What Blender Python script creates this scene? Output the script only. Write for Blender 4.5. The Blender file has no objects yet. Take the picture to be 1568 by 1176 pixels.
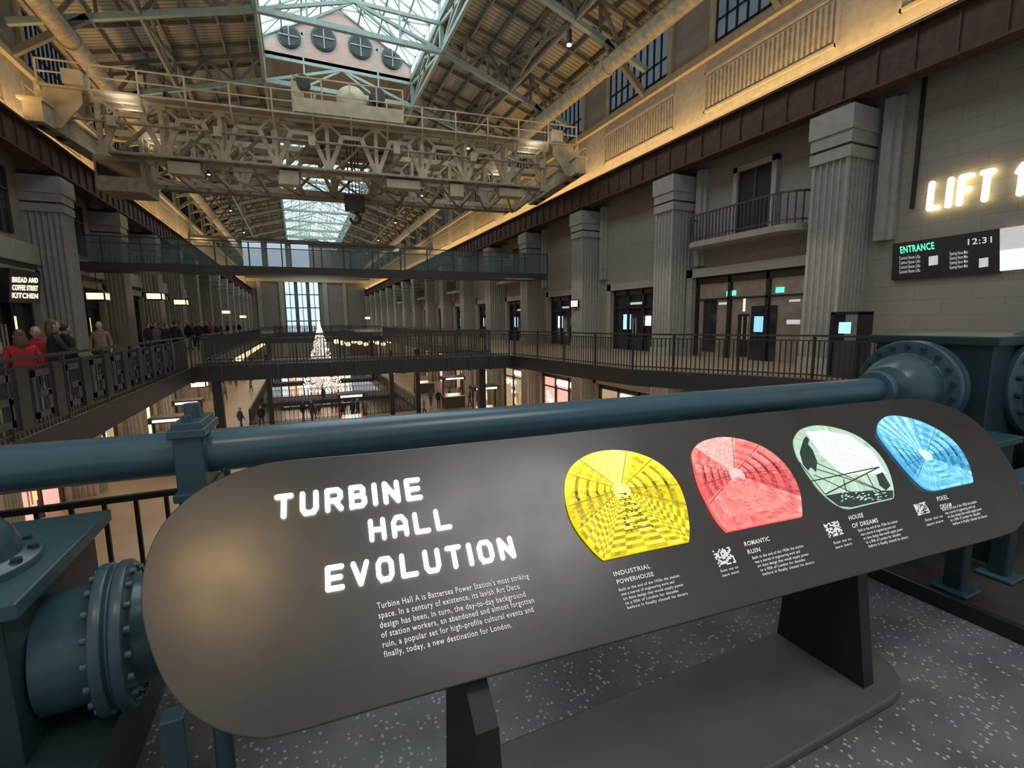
import bpy, bmesh, math, random
from mathutils import Vector, Matrix
random.seed(4)
S=bpy.context.scene
# ---------------------------------------------------------------- camera
PSI=math.radians(24.2); TH=math.radians(7.7); RO=math.radians(0.6); F=720.0
CAM=Vector((0,0,1.64))
sp,cp,st,ct,sr,cr=math.sin(PSI),math.cos(PSI),math.sin(TH),math.cos(TH),math.sin(RO),math.cos(RO)
FW=Vector((sp*ct,cp*ct,-st)); R0=Vector((cp,-sp,0)); U0=Vector((sp*st,cp*st,ct))
RC=cr*R0-sr*U0; UC=sr*R0+cr*U0
cd=bpy.data.cameras.new('camera'); cam=bpy.data.objects.new('camera',cd); S.collection.objects.link(cam)
M=Matrix.Identity(4)
for i in range(3):
    M[i][0]=RC[i];M[i][1]=UC[i];M[i][2]=-FW[i];M[i][3]=CAM[i]
cam.matrix_world=M; cd.sensor_width=36; cd.lens=36*F/1568; cd.clip_end=500; cd.clip_start=.05
S.camera=cam
def ray(x,y): return FW+RC*((x-784)/F)+UC*((588-y)/F)
def hit(x,y,P,n):
    d=ray(x,y); return CAM+d*((P-CAM).dot(n)/d.dot(n))
def on_z(x,y,z): return hit(x,y,Vector((0,0,z)),Vector((0,0,1)))
def on_x(x,y,X): return hit(x,y,Vector((X,0,0)),Vector((1,0,0)))
# ---------------------------------------------------------------- materials
def mat(name,col,rough=.6,metal=0,em=None,es=0,var=.12,scale=4,bump=0,spec=.5):
    m=bpy.data.materials.new(name); m.use_nodes=True; nt=m.node_tree; b=nt.nodes['Principled BSDF']
    b.inputs['Roughness'].default_value=rough; b.inputs['Metallic'].default_value=metal
    b.inputs['Specular IOR Level'].default_value=spec
    tc=nt.nodes.new('ShaderNodeTexCoord'); no=nt.nodes.new('ShaderNodeTexNoise'); no.inputs['Scale'].default_value=scale
    no.inputs['Detail'].default_value=5
    nt.links.new(tc.outputs['Object'],no.inputs['Vector'])
    r=nt.nodes.new('ShaderNodeValToRGB'); nt.links.new(no.outputs['Fac'],r.inputs['Fac'])
    r.color_ramp.elements[0].position=.3; r.color_ramp.elements[1].position=.7
    r.color_ramp.elements[0].color=(*[c*(1-var) for c in col],1); r.color_ramp.elements[1].color=(*[min(1,c*(1+var)) for c in col],1)
    nt.links.new(r.outputs['Color'],b.inputs['Base Color'])
    if em: b.inputs['Emission Color'].default_value=(*em,1); b.inputs['Emission Strength'].default_value=es
    if bump:
        bp=nt.nodes.new('ShaderNodeBump'); bp.inputs['Strength'].default_value=bump; bp.inputs['Distance'].default_value=.02
        nt.links.new(no.outputs['Fac'],bp.inputs['Height']); nt.links.new(bp.outputs['Normal'],b.inputs['Normal'])
    return m
def brick(name,col,mortar,bw,bh,axes='YZ',ms=.012,var=.12,rough=.8):
    m=mat(name,col,rough,var=var,scale=1.5); nt=m.node_tree; b=nt.nodes['Principled BSDF']
    tc=nt.nodes.new('ShaderNodeTexCoord'); sx=nt.nodes.new('ShaderNodeSeparateXYZ'); cx=nt.nodes.new('ShaderNodeCombineXYZ')
    nt.links.new(tc.outputs['Object'],sx.inputs[0]); nt.links.new(sx.outputs[axes[0]],cx.inputs[0]); nt.links.new(sx.outputs[axes[1]],cx.inputs[1])
    br=nt.nodes.new('ShaderNodeTexBrick'); br.inputs['Scale'].default_value=1; br.inputs['Brick Width'].default_value=bw; br.inputs['Row Height'].default_value=bh
    br.inputs['Mortar Size'].default_value=ms
    br.inputs['Color1'].default_value=(*[c*.95 for c in col],1); br.inputs['Color2'].default_value=(*[c*1.06 for c in col],1); br.inputs['Mortar'].default_value=(*mortar,1)
    nt.links.new(cx.outputs[0],br.inputs['Vector']); nt.links.new(br.outputs['Color'],b.inputs['Base Color'])
    return m
def wavem(name,c1,c2,scale,direction,rough=.6):
    m=mat(name,c1,rough); nt=m.node_tree; b=nt.nodes['Principled BSDF']
    tc=nt.nodes.new('ShaderNodeTexCoord'); w=nt.nodes.new('ShaderNodeTexWave'); w.bands_direction=direction; w.inputs['Scale'].default_value=scale
    nt.links.new(tc.outputs['Object'],w.inputs['Vector']); r=nt.nodes.new('ShaderNodeValToRGB')
    r.color_ramp.elements[0].color=(*c2,1); r.color_ramp.elements[1].color=(*c1,1); r.color_ramp.elements[0].position=.12; r.color_ramp.elements[1].position=.4
    nt.links.new(w.outputs['Fac'],r.inputs['Fac']); nt.links.new(r.outputs['Color'],b.inputs['Base Color'])
    return m
def terrazzo(name,base,spk,scale=45):
    m=mat(name,base,.3); nt=m.node_tree; b=nt.nodes['Principled BSDF']
    tc=nt.nodes.new('ShaderNodeTexCoord'); v=nt.nodes.new('ShaderNodeTexVoronoi'); v.inputs['Scale'].default_value=scale
    nt.links.new(tc.outputs['Object'],v.inputs['Vector'])
    r=nt.nodes.new('ShaderNodeValToRGB'); r.color_ramp.elements[0].position=.26;r.color_ramp.elements[1].position=.36
    r.color_ramp.elements[0].color=(1,1,1,1); r.color_ramp.elements[1].color=(0,0,0,1)
    nt.links.new(v.outputs['Distance'],r.inputs['Fac'])
    sc=nt.nodes.new('ShaderNodeSeparateColor'); nt.links.new(v.outputs['Color'],sc.inputs[0])
    gt=nt.nodes.new('ShaderNodeMath'); gt.operation='GREATER_THAN'; gt.inputs[1].default_value=.62; nt.links.new(sc.outputs[0],gt.inputs[0])
    mu=nt.nodes.new('ShaderNodeMath'); mu.operation='MULTIPLY'; nt.links.new(gt.outputs[0],mu.inputs[0]); nt.links.new(r.outputs['Color'],mu.inputs[1])
    n3=nt.nodes.new('ShaderNodeTexNoise'); n3.inputs['Scale'].default_value=2.2; n3.inputs['Detail'].default_value=8; nt.links.new(tc.outputs['Object'],n3.inputs['Vector'])
    r3=nt.nodes.new('ShaderNodeValToRGB'); r3.color_ramp.elements[0].color=(*[c*.7 for c in base],1); r3.color_ramp.elements[1].color=(*[c*1.25 for c in base],1)
    r3.color_ramp.elements[0].position=.35;r3.color_ramp.elements[1].position=.65
    nt.links.new(n3.outputs['Fac'],r3.inputs['Fac'])
    mx=nt.nodes.new('ShaderNodeMix'); mx.data_type='RGBA'; nt.links.new(mu.outputs[0],mx.inputs['Factor'])
    nt.links.new(r3.outputs['Color'],mx.inputs['A']); mx.inputs['B'].default_value=(*spk,1)
    nt.links.new(mx.outputs['Result'],b.inputs['Base Color'])
    return m
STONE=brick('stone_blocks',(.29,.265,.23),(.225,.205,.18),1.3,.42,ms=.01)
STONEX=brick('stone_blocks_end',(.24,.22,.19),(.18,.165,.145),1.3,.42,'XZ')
BRK=brick('pink_brick',(.42,.29,.25),(.38,.32,.29),.5,.16,'XZ',.02)
COLM=mat('column_stone',(.36,.34,.31),.75,var=.1)
CONC=mat('concrete',(.42,.36,.27),.8,bump=.2)
RUST=mat('rust_paint',(.075,.036,.025),.65,var=.35)
CREAM=mat('cream_paint',(.50,.43,.31),.5,var=.22,scale=2)
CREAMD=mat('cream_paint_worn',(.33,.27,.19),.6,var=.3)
GREEN=mat('pale_green_steel',(.25,.33,.31),.5)
TAUPE=mat('taupe_steel',(.15,.145,.125),.5)
ROOF=wavem('corrugated_roof',(.38,.34,.265),(.19,.17,.13),1.1,'Y')
BLACK=mat('black_steel',(.018,.018,.018),.4)
DARK=mat('dark_bronze',(.04,.037,.034),.45)
DGREY=mat('dark_grey_steel',(.07,.068,.064),.5)
PLIN=mat('plinth_steel',(.10,.105,.095),.45,var=.1)
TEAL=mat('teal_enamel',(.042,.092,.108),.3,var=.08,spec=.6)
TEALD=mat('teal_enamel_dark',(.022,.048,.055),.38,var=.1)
TEALL=mat('teal_pipe_enamel',(.055,.12,.15),.27,var=.06,spec=.6)
PANEL=mat('brushed_panel',(.092,.087,.080),.31,metal=.6,var=.1,scale=2)
nt=PANEL.node_tree; tc=nt.nodes.new('ShaderNodeTexCoord'); nz=nt.nodes.new('ShaderNodeTexNoise'); nz.inputs['Scale'].default_value=3; nz.inputs['Detail'].default_value=7
nt.links.new(tc.outputs['Object'],nz.inputs['Vector']); mr=nt.nodes.new('ShaderNodeMapRange'); mr.inputs['From Min'].default_value=.3; mr.inputs['From Max'].default_value=.7; mr.inputs['To Min'].default_value=.24; mr.inputs['To Max'].default_value=.36
nt.links.new(nz.outputs['Fac'],mr.inputs['Value']); nt.links.new(mr.outputs['Result'],nt.nodes['Principled BSDF'].inputs['Roughness'])
WHITE_E=mat('white_letter_glow',(1,1,1),em=(1,.98,.95),es=3)
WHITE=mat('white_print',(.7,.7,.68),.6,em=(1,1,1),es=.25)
YEL_E=mat('warm_letter_glow',(1,.9,.6),em=(1,.84,.5),es=2.4)
LAMP_E=mat('lantern_glow',(1,.8,.4),em=(1,.72,.32),es=2.0)
GLASS_E=mat('skylight_glow_glass',(.8,.88,.92),.3,em=(.84,.95,1),es=3.0)  # panes emit by themselves, standing in for daylight from above
WIN_E=mat('window_glass_daylit',(.6,.75,.85),.3,em=(.6,.80,.95),es=.8)
WIN_D=mat('window_glass_dim',(.1,.13,.15),.15,em=(.45,.62,.75),es=.11,var=.6,scale=.6)
GLZ=mat('dark_glazing',(.025,.03,.032),.08,spec=.8)
FLOOR=terrazzo('terrazzo',(.15,.15,.15),(.46,.45,.43),48)
FLOOR2=mat('tan_floor',(.30,.24,.165),.4,var=.12,scale=.6)
FASC=mat('bridge_fascia',(.035,.032,.03),.5)
BASEP=mat('machine_base_plate',(.05,.042,.036),.45,var=.2)
RED=mat('red_interior',(.25,.04,.03),.6,em=(.5,.08,.05),es=.25)
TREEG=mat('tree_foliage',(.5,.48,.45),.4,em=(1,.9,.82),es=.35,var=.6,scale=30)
def glassy(name,col,alpha):
    m=mat(name,col,.05); b=m.node_tree.nodes['Principled BSDF']; b.inputs['Alpha'].default_value=alpha; return m
GL=glassy('green_glass',(.16,.27,.25),.42)
# ---------------------------------------------------------------- mesh builder
class MB:
    def __init__(s): s.v=[];s.f=[];s.m=[];s.sm=[];s.mats=[];s.T=Matrix.Identity(4)
    def mi(s,m):
        if m not in s.mats: s.mats.append(m)
        return s.mats.index(m)
    def add(s,vs,fs,m,smooth=False):
        o=len(s.v); s.v+= [tuple(s.T@Vector(p)) for p in vs]; i=s.mi(m)
        for f in fs: s.f.append([o+k for k in f]); s.m.append(i); s.sm.append(smooth)
    def box(s,x0,x1,y0,y1,z0,z1,m):
        s.add([(x0,y0,z0),(x1,y0,z0),(x1,y1,z0),(x0,y1,z0),(x0,y0,z1),(x1,y0,z1),(x1,y1,z1),(x0,y1,z1)],
         [(0,3,2,1),(4,5,6,7),(0,1,5,4),(1,2,6,5),(2,3,7,6),(3,0,4,7)],m)
    def beam(s,a,b,w,h,m):
        a=Vector(a);b=Vector(b);d=(b-a).normalized(); up=Vector((0,0,1))
        if abs(d.z)>.98: up=Vector((0,1,0))
        r=d.cross(up).normalized()*w/2; u=r.cross(d).normalized()*h/2
        s.add([a-r-u,a+r-u,a+r+u,a-r+u,b-r-u,b+r-u,b+r+u,b-r+u],[(0,3,2,1),(4,5,6,7),(0,1,5,4),(1,2,6,5),(2,3,7,6),(3,0,4,7)],m)
    def lathe(s,o,ax,prof,m,n=32):
        o=Vector(o);ax=Vector(ax).normalized(); q=Vector((0,0,1)) if abs(ax.z)<.9 else Vector((1,0,0))
        u=ax.cross(q).normalized(); w=ax.cross(u); vs=[]
        for (r,h) in prof:
            for k in range(n):
                t=2*math.pi*k/n; vs.append(o+ax*h+(u*math.cos(t)+w*math.sin(t))*max(r,1e-4))
        fs=[(j*n+k,j*n+(k+1)%n,(j+1)*n+(k+1)%n,(j+1)*n+k) for j in range(len(prof)-1) for k in range(n)]
        s.add(vs,fs,m,True)
        s.add(vs[:n],[tuple(range(n))[::-1]],m); s.add(vs[-n:],[tuple(range(n))],m)
    def cyl(s,a,b,r,m,n=12,r2=None):
        a=Vector(a);b=Vector(b); s.lathe(a,b-a,[(r,0),(r2 if r2 is not None else r,(b-a).length)],m,n)
    def prism(s,pts,ext,m):
        n=len(pts); e=Vector(ext); vs=[Vector(p) for p in pts]+[Vector(p)+e for p in pts]
        s.add(vs,[tuple(range(n))[::-1],tuple(range(n,2*n))]+[(k,(k+1)%n,n+(k+1)%n,n+k) for k in range(n)],m)
    def bolts(s,o,ax,R,n,r,h,m):
        o=Vector(o);ax=Vector(ax).normalized(); q=Vector((0,0,1)) if abs(ax.z)<.9 else Vector((1,0,0))
        u=ax.cross(q).normalized(); w=ax.cross(u)
        for k in range(n):
            t=2*math.pi*(k+.5)/n; p=o+(u*math.cos(t)+w*math.sin(t))*R; s.cyl(p,p+ax*h,r,m,6)
    def build(s,name,parent=None,loc=None,bevel=0):
        me=bpy.data.meshes.new(name); me.from_pydata(s.v,[],s.f)
        for m in s.mats: me.materials.append(m)
        me.polygons.foreach_set('material_index',s.m); me.polygons.foreach_set('use_smooth',s.sm); me.update()
        bm=bmesh.new(); bm.from_mesh(me); bmesh.ops.recalc_face_normals(bm,faces=bm.faces); bm.to_mesh(me); bm.free()
        o=bpy.data.objects.new(name,me); S.collection.objects.link(o)
        if loc: o.location=loc
        if parent: o.parent=parent
        if bevel:
            b=o.modifiers.new('b','BEVEL'); b.width=bevel; b.segments=2; b.limit_method='ANGLE'
        return o
def empty(name,loc=(0,0,0)):
    o=bpy.data.objects.new(name,None); S.collection.objects.link(o); o.location=loc; o.empty_display_size=.1; return o
def text3(s,bl,br,tl,m,name,parent,thick=.0,bold=.0,lift=None):
    c=bpy.data.curves.new(name,'FONT'); c.body=s; c.size=1; c.offset=bold; c.space_character=1.12 if bold else 1.0
    c.resolution_u=3
    o=bpy.data.objects.new(name+'_tmp',c); S.collection.objects.link(o); bpy.context.view_layer.update()
    me=bpy.data.meshes.new_from_object(o.evaluated_get(bpy.context.evaluated_depsgraph_get())); bpy.data.objects.remove(o)
    xs=[v.co.x for v in me.vertices]; x0,x1=min(xs),max(xs); H=.70
    bl,br,tl=Vector(bl),Vector(br),Vector(tl); n=(br-bl).cross(tl-bl).normalized()
    for v in me.vertices:
        v.co=bl+(br-bl)*((v.co.x-x0)/(x1-x0))+(tl-bl)*(v.co.y/H)+n*(lift if lift else .003)
    me.materials.clear(); me.materials.append(m)
    ob=bpy.data.objects.new(name,me); S.collection.objects.link(ob); ob.parent=parent; return ob
# wide single-stroke display lettering
GLY={'T':[[(0,1),(1,1)],[(.5,1),(.5,0)]],'U':[[(0,1),(0,.22),(.2,0),(.8,0),(1,.22),(1,1)]],
'R':[[(0,0),(0,1),(.78,1),(1,.84),(1,.6),(.78,.45),(.3,.45)],[(.55,.45),(1,0)]],
'B':[[(0,0),(0,1),(.75,1),(.93,.86),(.93,.66),(.75,.53),(.25,.53)],[(.75,.53),(1,.38),(1,.15),(.78,0),(0,0)]],
'I':[[(0,0),(0,1)]],'N':[[(0,0),(0,1),(1,0),(1,1)]],'E':[[(1,0),(0,0),(0,1),(1,1)],[(.25,.5),(.9,.5)]],
'H':[[(0,0),(0,1)],[(1,0),(1,1)],[(0,.5),(1,.5)]],'A':[[(0,0),(0,.72),(.28,1),(.72,1),(1,.72),(1,0)],[(0,.38),(1,.38)]],
'L':[[(0,1),(0,0),(1,0)]],'V':[[(0,1),(.5,0),(1,1)]],'O':[[(.22,0),(0,.22),(0,.78),(.22,1),(.78,1),(1,.78),(1,.22),(.78,0),(.22,0)]],
'F':[[(0,0),(0,1),(1,1)],[(.0,.5),(.85,.5)]],'1':[[(.1,.78),(.5,1),(.5,0)]]}
def strokes(s,bl,br,tl,m,name,sw=.2,asp=.8,gap=.42,thick=.01,sp_=.3):
    bl,br,tl=Vector(bl),Vector(br),Vector(tl); H=(tl-bl).length; A=(br-bl).normalized(); B=(tl-bl).normalized(); n=A.cross(B).normalized(); B=n.cross(A)
    W=0; pos=[]
    for ch in s:
        w=0 if ch=='I' else (sp_ if ch==' ' else asp); pos.append((ch,W+sw/2,w)); W+=w+sw+gap
    W-=gap; kx=(br-bl).length/(W*H); b=MB(); r=sw*H/2
    for ch,x,w in pos:
        for line in GLY.get(ch,[]):
            P=[bl+A*((x+u*w)*H*kx)+B*(r+v*(H-2*r)) for u,v in line]
            for p,q in zip(P,P[1:]):
                d=(q-p).normalized(); t=d.cross(n)*r
                b.prism([p-t,p+t,q+t,q-t],n*thick,m)
            for p in P: b.prism([p+(A*math.cos(a*math.pi/5)+B*math.sin(a*math.pi/5))*r for a in range(10)],n*thick*1.01,m)
    return b.build(name)

XR,XL=16.3,-10.0; CR,CL=15.65,-9.35; SPC=7.15; YE=120; HC=3.6
YR=[9.7+SPC*k for k in range(-1,16)]; YLc=[26.9+SPC*k for k in range(-2,13)]
# ---------------------------------------------------------------- floors
b=MB(); b.box(-9.9,16.2,-4,3.0,-.35,0,FLOOR); b.build('floor')
VY=40
b=MB(); b.box(XL,-3.8,3,YE,-6.2,-6,FLOOR2); b.box(9,XR,3,YE,-6.2,-6,FLOOR2); b.box(-3.8,9,3,VY,-6.2,-6,FLOOR2); b.box(-3.8,9,92,YE,-6.2,-6,FLOOR2)
b.box(-3.8,9,50,54,-6.4,-6,FASC); b.box(-3.8,9,66,68,-6.4,-6,FASC)
b.box(-3.9,-3.7,VY,92,-6.9,-6,FASC); b.box(8.9,9.1,VY,92,-6.9,-6,FASC); b.box(-3.8,9,VY-.1,VY+.1,-6.9,-6,FASC)
b.build('floor_lower')
b=MB(); b.box(XL,XR,VY,92,-11.7,-11.5,FLOOR2); b.build('floor_basement')
# ---------------------------------------------------------------- galleries
b=MB()
b.box(XL,-3.8,3.02,YE,-.35,0,FLOOR2); b.box(XL,-3.78,3.02,YE,-.55,-.02,FASC)
b.build('gallery_floor_left')
b=MB(); pl=[(9,YE),(9,20.5),(10.0,12.5),(12.6,8.2),(12.8,3),(XR,3),(XR,YE)]
b.prism([(x,y,-.3) for x,y in pl],(0,0,.3),FLOOR2)
pl2=[(x-.03,y,-.55) for x,y in pl]; b.prism(pl2,(0,0,.53),FASC); b.build('gallery_floor_right')
def rail(mb,pts,h=1.15,step=.13,base=0,rw=.025):
    for (a,c) in zip(pts,pts[1:]):
        a=Vector((*a,base));c=Vector((*c,base)); L=(c-a).length; n=max(1,int(L/step))
        mb.beam(a+Vector((0,0,h)),c+Vector((0,0,h)),.07,.05,DARK); mb.beam(a+Vector((0,0,.1)),c+Vector((0,0,.1)),.04,.04,DARK)
        mb.beam(a+Vector((0,0,h-.13)),c+Vector((0,0,h-.13)),.03,.03,DARK)
        for k in range(n+1):
            p=a+(c-a)*k/n; big=(k%14==0)
            w=.06 if big else rw; mb.box(p.x-w/2,p.x+w/2,p.y-w/2,p.y+w/2,base,base+h-(0 if big else .13),DARK)
b=MB(); rail(b,[(-3.8,3.4),(-3.8,20.6)]); rail(b,[(-3.8,23.8),(-3.8,57)],step=.3,rw=.04)
for k in range(9):
    y=8.4+k*1.15
    b.box(-3.83,-3.77,y,y+.1,.2,.95,DGREY); b.box(-3.83,-3.77,y,y+.55,.2,.3,DGREY); b.box(-3.83,-3.77,y,y+.55,.85,.95,DGREY)
    b.box(-3.83,-3.77,y+.45,y+.55,.2,.6,DGREY); b.box(-3.83,-3.77,y+.2,y+.55,.52,.62,DGREY)
    b.box(-3.84,-3.76,y+.68,y+1.02,.12,1.02,DARK)
b.build('gallery_railing')
b=MB(); rail(b,[(12.8,3),(12.6,8.2),(10.0,12.5),(9,20.0)]); rail(b,[(9,23.0),(9,57)],step=.3,rw=.04); b.build('gallery_railing')
b=MB()
for yy in (VY,50,54,66): rail(b,[(-3.8,yy),(9,yy)],base=-6,step=.3,rw=.04,h=1.2)
rail(b,[(-3.8,VY),(-3.8,92)],base=-6,step=.4,rw=.05);rail(b,[(9,VY),(9,92)],base=-6,step=.4,rw=.05)
b.build('void_railing')
def fbridge(y0,y1,yr0,yr1,x0=-3.78,x1=8.95):
    b=MB(); b.prism([(x0,y0,-.35),(x1,yr0,-.35),(x1,yr1,-.35),(x0,y1,-.35)],(0,0,.35),FASC)
    b.beam((x0,y0-.03,-.3),(x1,yr0-.03,-.3),.12,.55,FASC)
    for k in range(14):
        x=x0+(x1-x0)*k/13; y=y0+(yr0-y0)*k/13; b.box(x-.05,x+.05,y-.14,y,-.6,0,DARK)
    rail(b,[(x0,y0),(x1,yr0)]); rail(b,[(x0,y1),(x1,yr1)]); b.build('footbridge')
fbridge(21.2,23.6,20.2,22.6); fbridge(58,60,58,60); fbridge(88,90,88,90)
b=MB()
for x,y in ((-3.2,22.5),(8.2,22),(6.5,38),(-2.2,38),(8.6,38),(-3.4,64),(8.6,64)): b.box(x-.17,x+.17,y-.17,y+.17,-6,-.6,BLACK)
b.build('support_post')
# glazed high footbridge
b=MB(); ya,yb,z=29.3,27.6,4.6
b.prism([(-9.9,ya,z-.3),(15,yb,z-.3),(15,yb+2.2,z-.3),(-9.9,ya+2.2,z-.3)],(0,0,.28),FASC)
b.beam((-9.9,ya-.04,z-.18),(15,yb-.04,z-.18),.06,.4,DGREY)
for k in range(17):
    x=-9.9+24.9*k/16; y=ya+(yb-ya)*k/16
    b.box(x-.03,x+.03,y-.03,y+.03,z-.1,z+1.25,DGREY)
for dy in (0,2.2):
    b.beam((-9.9,ya+dy,z+1.25),(15,yb+dy,z+1.25),.07,.05,DGREY)
    b.add([(-9.9,ya+dy,z),(15,yb+dy,z),(15,yb+dy,z+1.2),(-9.9,ya+dy,z+1.2)],[(0,1,2,3)],GL)
b.build('glass_footbridge')
b=MB(); z=7.7
b.box(-9.9,16.2,60,63,z-.4,z,DGREY); b.box(-9.9,16.2,60,63,z+2.9,z+3.2,DGREY)
for x0,x1 in ((-5.0,-3.2),(-2.6,-.8),(-.2,1.6)): b.box(x0,x1,59.9,60.0,z+.1,z+2.8,WIN_E)
b.add([(4,60,z),(8,60,z),(8,60,z+2.2),(4,60,z+2.2)],[(0,1,2,3)],GL)
for k in range(9): b.box(-9.9+k*3.2,-9.75+k*3.2,60,60.1,z,z+2.9,DGREY)
b.build('glazed_link_bridge')
# ---------------------------------------------------------------- walls
def sidewall(X,sgn,name,y0):
    b=MB(); b.box(min(X,X+sgn*.5),max(X,X+sgn*.5),y0,YE,-12,15.6,STONE)
    i=-sgn
    def bx(d0,d1,ya,yb,za,zb,m): b.box(min(X+i*d0,X+i*d1),max(X+i*d0,X+i*d1),ya,yb,za,zb,m)
    bx(0,.75,y0,YE,9.2,9.42,CONC); bx(0,.28,y0,YE,12.25,12.55,CONC); bx(0,.12,y0,YE,9.42,9.8,CONC); bx(0,.06,y0,YE,9.8,12.25,CONC)
    bx(0,.35,y0,YE,15.1,15.5,CONC)
    return b,bx
def frieze(bx,yc):
    bx(.06,.14,yc-2.7,yc+2.7,10.2,10.3,CONC);bx(.06,.14,yc-2.7,yc+2.7,11.7,11.8,CONC)
    bx(.055,.07,yc-2.6,yc+2.6,10.4,11.6,CREAMD)
    for s in(-1,1): bx(.06,.14,yc+s*2.7-.05,yc+s*2.7+.05,10.2,11.8,CONC)
    for k in range(27): bx(.06,.12,yc-2.55+k*.19,yc-2.47+k*.19,10.4,11.6,CONC)
b,bx=sidewall(XR,1,'wall_right',-3)
for y in YR:
    yc=y+SPC/2; frieze(bx,yc)
    for s in(-1,1): bx(0,.3,yc+s*2.62-.14,yc+s*2.62+.14,3.9,7.9,COLM); bx(0,.16,yc+s*2.4-.08,yc+s*2.4+.08,3.9,7.9,COLM)
bx(0,.1,8.02,8.1,4.7,9.2,BLACK)
b.build('wall_right')
b,bx=sidewall(XL,-1,'wall_left',5)
for y in YLc: frieze(bx,y+SPC/2)
bx(0,.4,5,YE,4.1,4.9,COLM)
b.build('wall_left')
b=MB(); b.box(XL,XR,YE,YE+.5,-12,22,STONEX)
for x in (-3,6.2): b.box(x-.5,x+.5,YE-.4,YE,-6,10.8,COLM)
for x in (-7.5,10.5): b.box(x-.4,x+.4,YE-.3,YE,-6,10.8,COLM)
b.box(XL,XR,YE-.5,YE,10.8,11.5,CONC)
b.build('wall_far')
for n,(xa,xb) in enumerate(((-2.3,-.3),(.3,2.2),(2.8,4.8))):
    b=MB(); b.box(xa-.15,xb+.15,YE-.15,YE-.02,-1.2,11,DGREY); 
    for k in range(4):
        for j in range(2):
            w=(xb-xa)/2; b.box(xa+j*w+.08,xa+(j+1)*w-.08,YE-.22,YE-.1,-1+k*3+.12,-1+(k+1)*3-.12,WIN_E)
    b.build('window_%d'%(n+1))
def clear(X,i,ys,nm):
    b=MB()
    def q(d0,d1,*r): b.box(min(X+i*d0,X+i*d1),max(X+i*d0,X+i*d1),*r)
    for y in ys:
        yc=y+SPC/2
        q(.02,.06,yc-2.2,yc+2.2,12.75,14.95,WIN_D)
        for k in range(10): ya=yc-2.2+k*.489; q(.06,.14,ya-.03,ya+.03,12.75,14.95,BLACK)
        for zz in (12.75,13.5,14.9): q(.06,.14,yc-2.2,yc+2.2,zz,zz+.06,BLACK)
        for s in (-1,1): q(0,.2,yc+s*2.35-.14,yc+s*2.35+.14,12.6,15.1,CONC)
    b.build(nm)
clear(XR,-1,YR,'window_4'); clear(XL,1,YLc,'window_5')
# ---------------------------------------------------------------- columns
def colmesh():
    b=MB(); hx,hy=.65,.55; pts=[]
    def edge(a,c,nf):
        a=Vector(a);c=Vector(c); d=(c-a); n=Vector((-d.y,d.x)).normalized(); L=d.length; m=.07; w=(L-2*m)/nf; u=d.normalized(); out=[tuple(a)]
        for k in range(nf):
            s0=m+k*w
            for (t,q) in ((.1,0),(.22,.07),(.5,.09),(.78,.07),(.9,0)): p=a+u*(s0+t*w)+n*q; out.append((p.x,p.y))
        return out
    pts+=edge((-hx,-hy),(hx,-hy),6)+edge((hx,-hy),(hx,hy),5)+edge((hx,hy),(-hx,hy),6)+edge((-hx,hy),(-hx,-hy),5)
    b.prism([(x,y,-6) for x,y in pts],(0,0,12.3),COLM)
    b.box(-hx-.05,hx,-hy-.05,hy+.05,0,.35,COLM)
    b.box(-hx-.06,hx,-hy-.06,hy+.06,6.3,6.62,COLM); b.box(-hx-.0,hx,-hy-.0,hy+.0,6.62,6.7,DGREY); b.box(-hx-.06,hx,-hy-.06,hy+.06,6.7,7.05,COLM);b.box(-hx-.12,hx,-hy-.1,hy+.1,7.05,7.72,COLM)
    b.box(-hx+.05,hx,-hy+.1,hy-.1,7.72,7.92,RUST)
    return b
base=colmesh().build('fluted_column',loc=(CR,YR[0],0))
for y in YR[1:]:
    o=bpy.data.objects.new('fluted_column',base.data); S.collection.objects.link(o); o.location=(CR,y,0)
for y in YLc:
    o=bpy.data.objects.new('fluted_column',base.data); S.collection.objects.link(o); o.location=(CL,y,0); o.rotation_euler=(0,0,math.pi)
def girder(X,y0):
    b=MB(); b.box(X-.04,X+.04,y0,YE,7.95,9.1,RUST); b.box(X-.28,X+.28,y0,YE,7.9,7.97,RUST); b.box(X-.28,X+.28,y0,YE,9.08,9.16,RUST); b.box(X-.06,X+.06,y0,YE,9.16,9.26,DARK)
    y=y0
    while y<YE: b.box(X-.10,X+.10,y-.02,y+.02,7.97,9.08,RUST); y+=.9
    b.build('crane_rail_girder')
girder(15.25,-3); girder(-8.95,5)
# ---------------------------------------------------------------- ceiling
KX0,KX1=-.9,8.1
def rz(x): 
    return 15.5+(17.9-15.5)*((x-XL)/(KX0-XL) if x<KX0 else (XR-x)/(XR-KX1))
b=MB(); Y0=6
b.add([(XL,Y0,15.5),(KX0,Y0,17.9),(KX0,YE,17.9),(XL,YE,15.5),(XR,Y0,15.5),(KX1,Y0,17.9),(KX1,YE,17.9),(XR,YE,15.5)],[(0,1,2,3),(4,5,6,7)],ROOF)
b.add([(KX0,34,17.9),(KX1,34,17.9),(KX1,50,17.9),(KX0,50,17.9)],[(0,1,2,3)],ROOF)
b.build('ceiling')
b=MB()
for k in range(7):
    for (xa) in (XL+.8+k*1.28, XR-.8-k*1.15): b.box(xa-.05,xa+.05,Y0,YE,rz(xa)-.28,rz(xa)-.03,TAUPE)
Y=14
while Y<YE:
    for xw,xe in ((XL+.1,KX0),(XR-.1,KX1)): b.beam((xw,Y,15.35),(xe,Y,17.75),.1,.2,TAUPE)
    Y+=SPC/3
b.build('roof_purlin')
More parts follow.
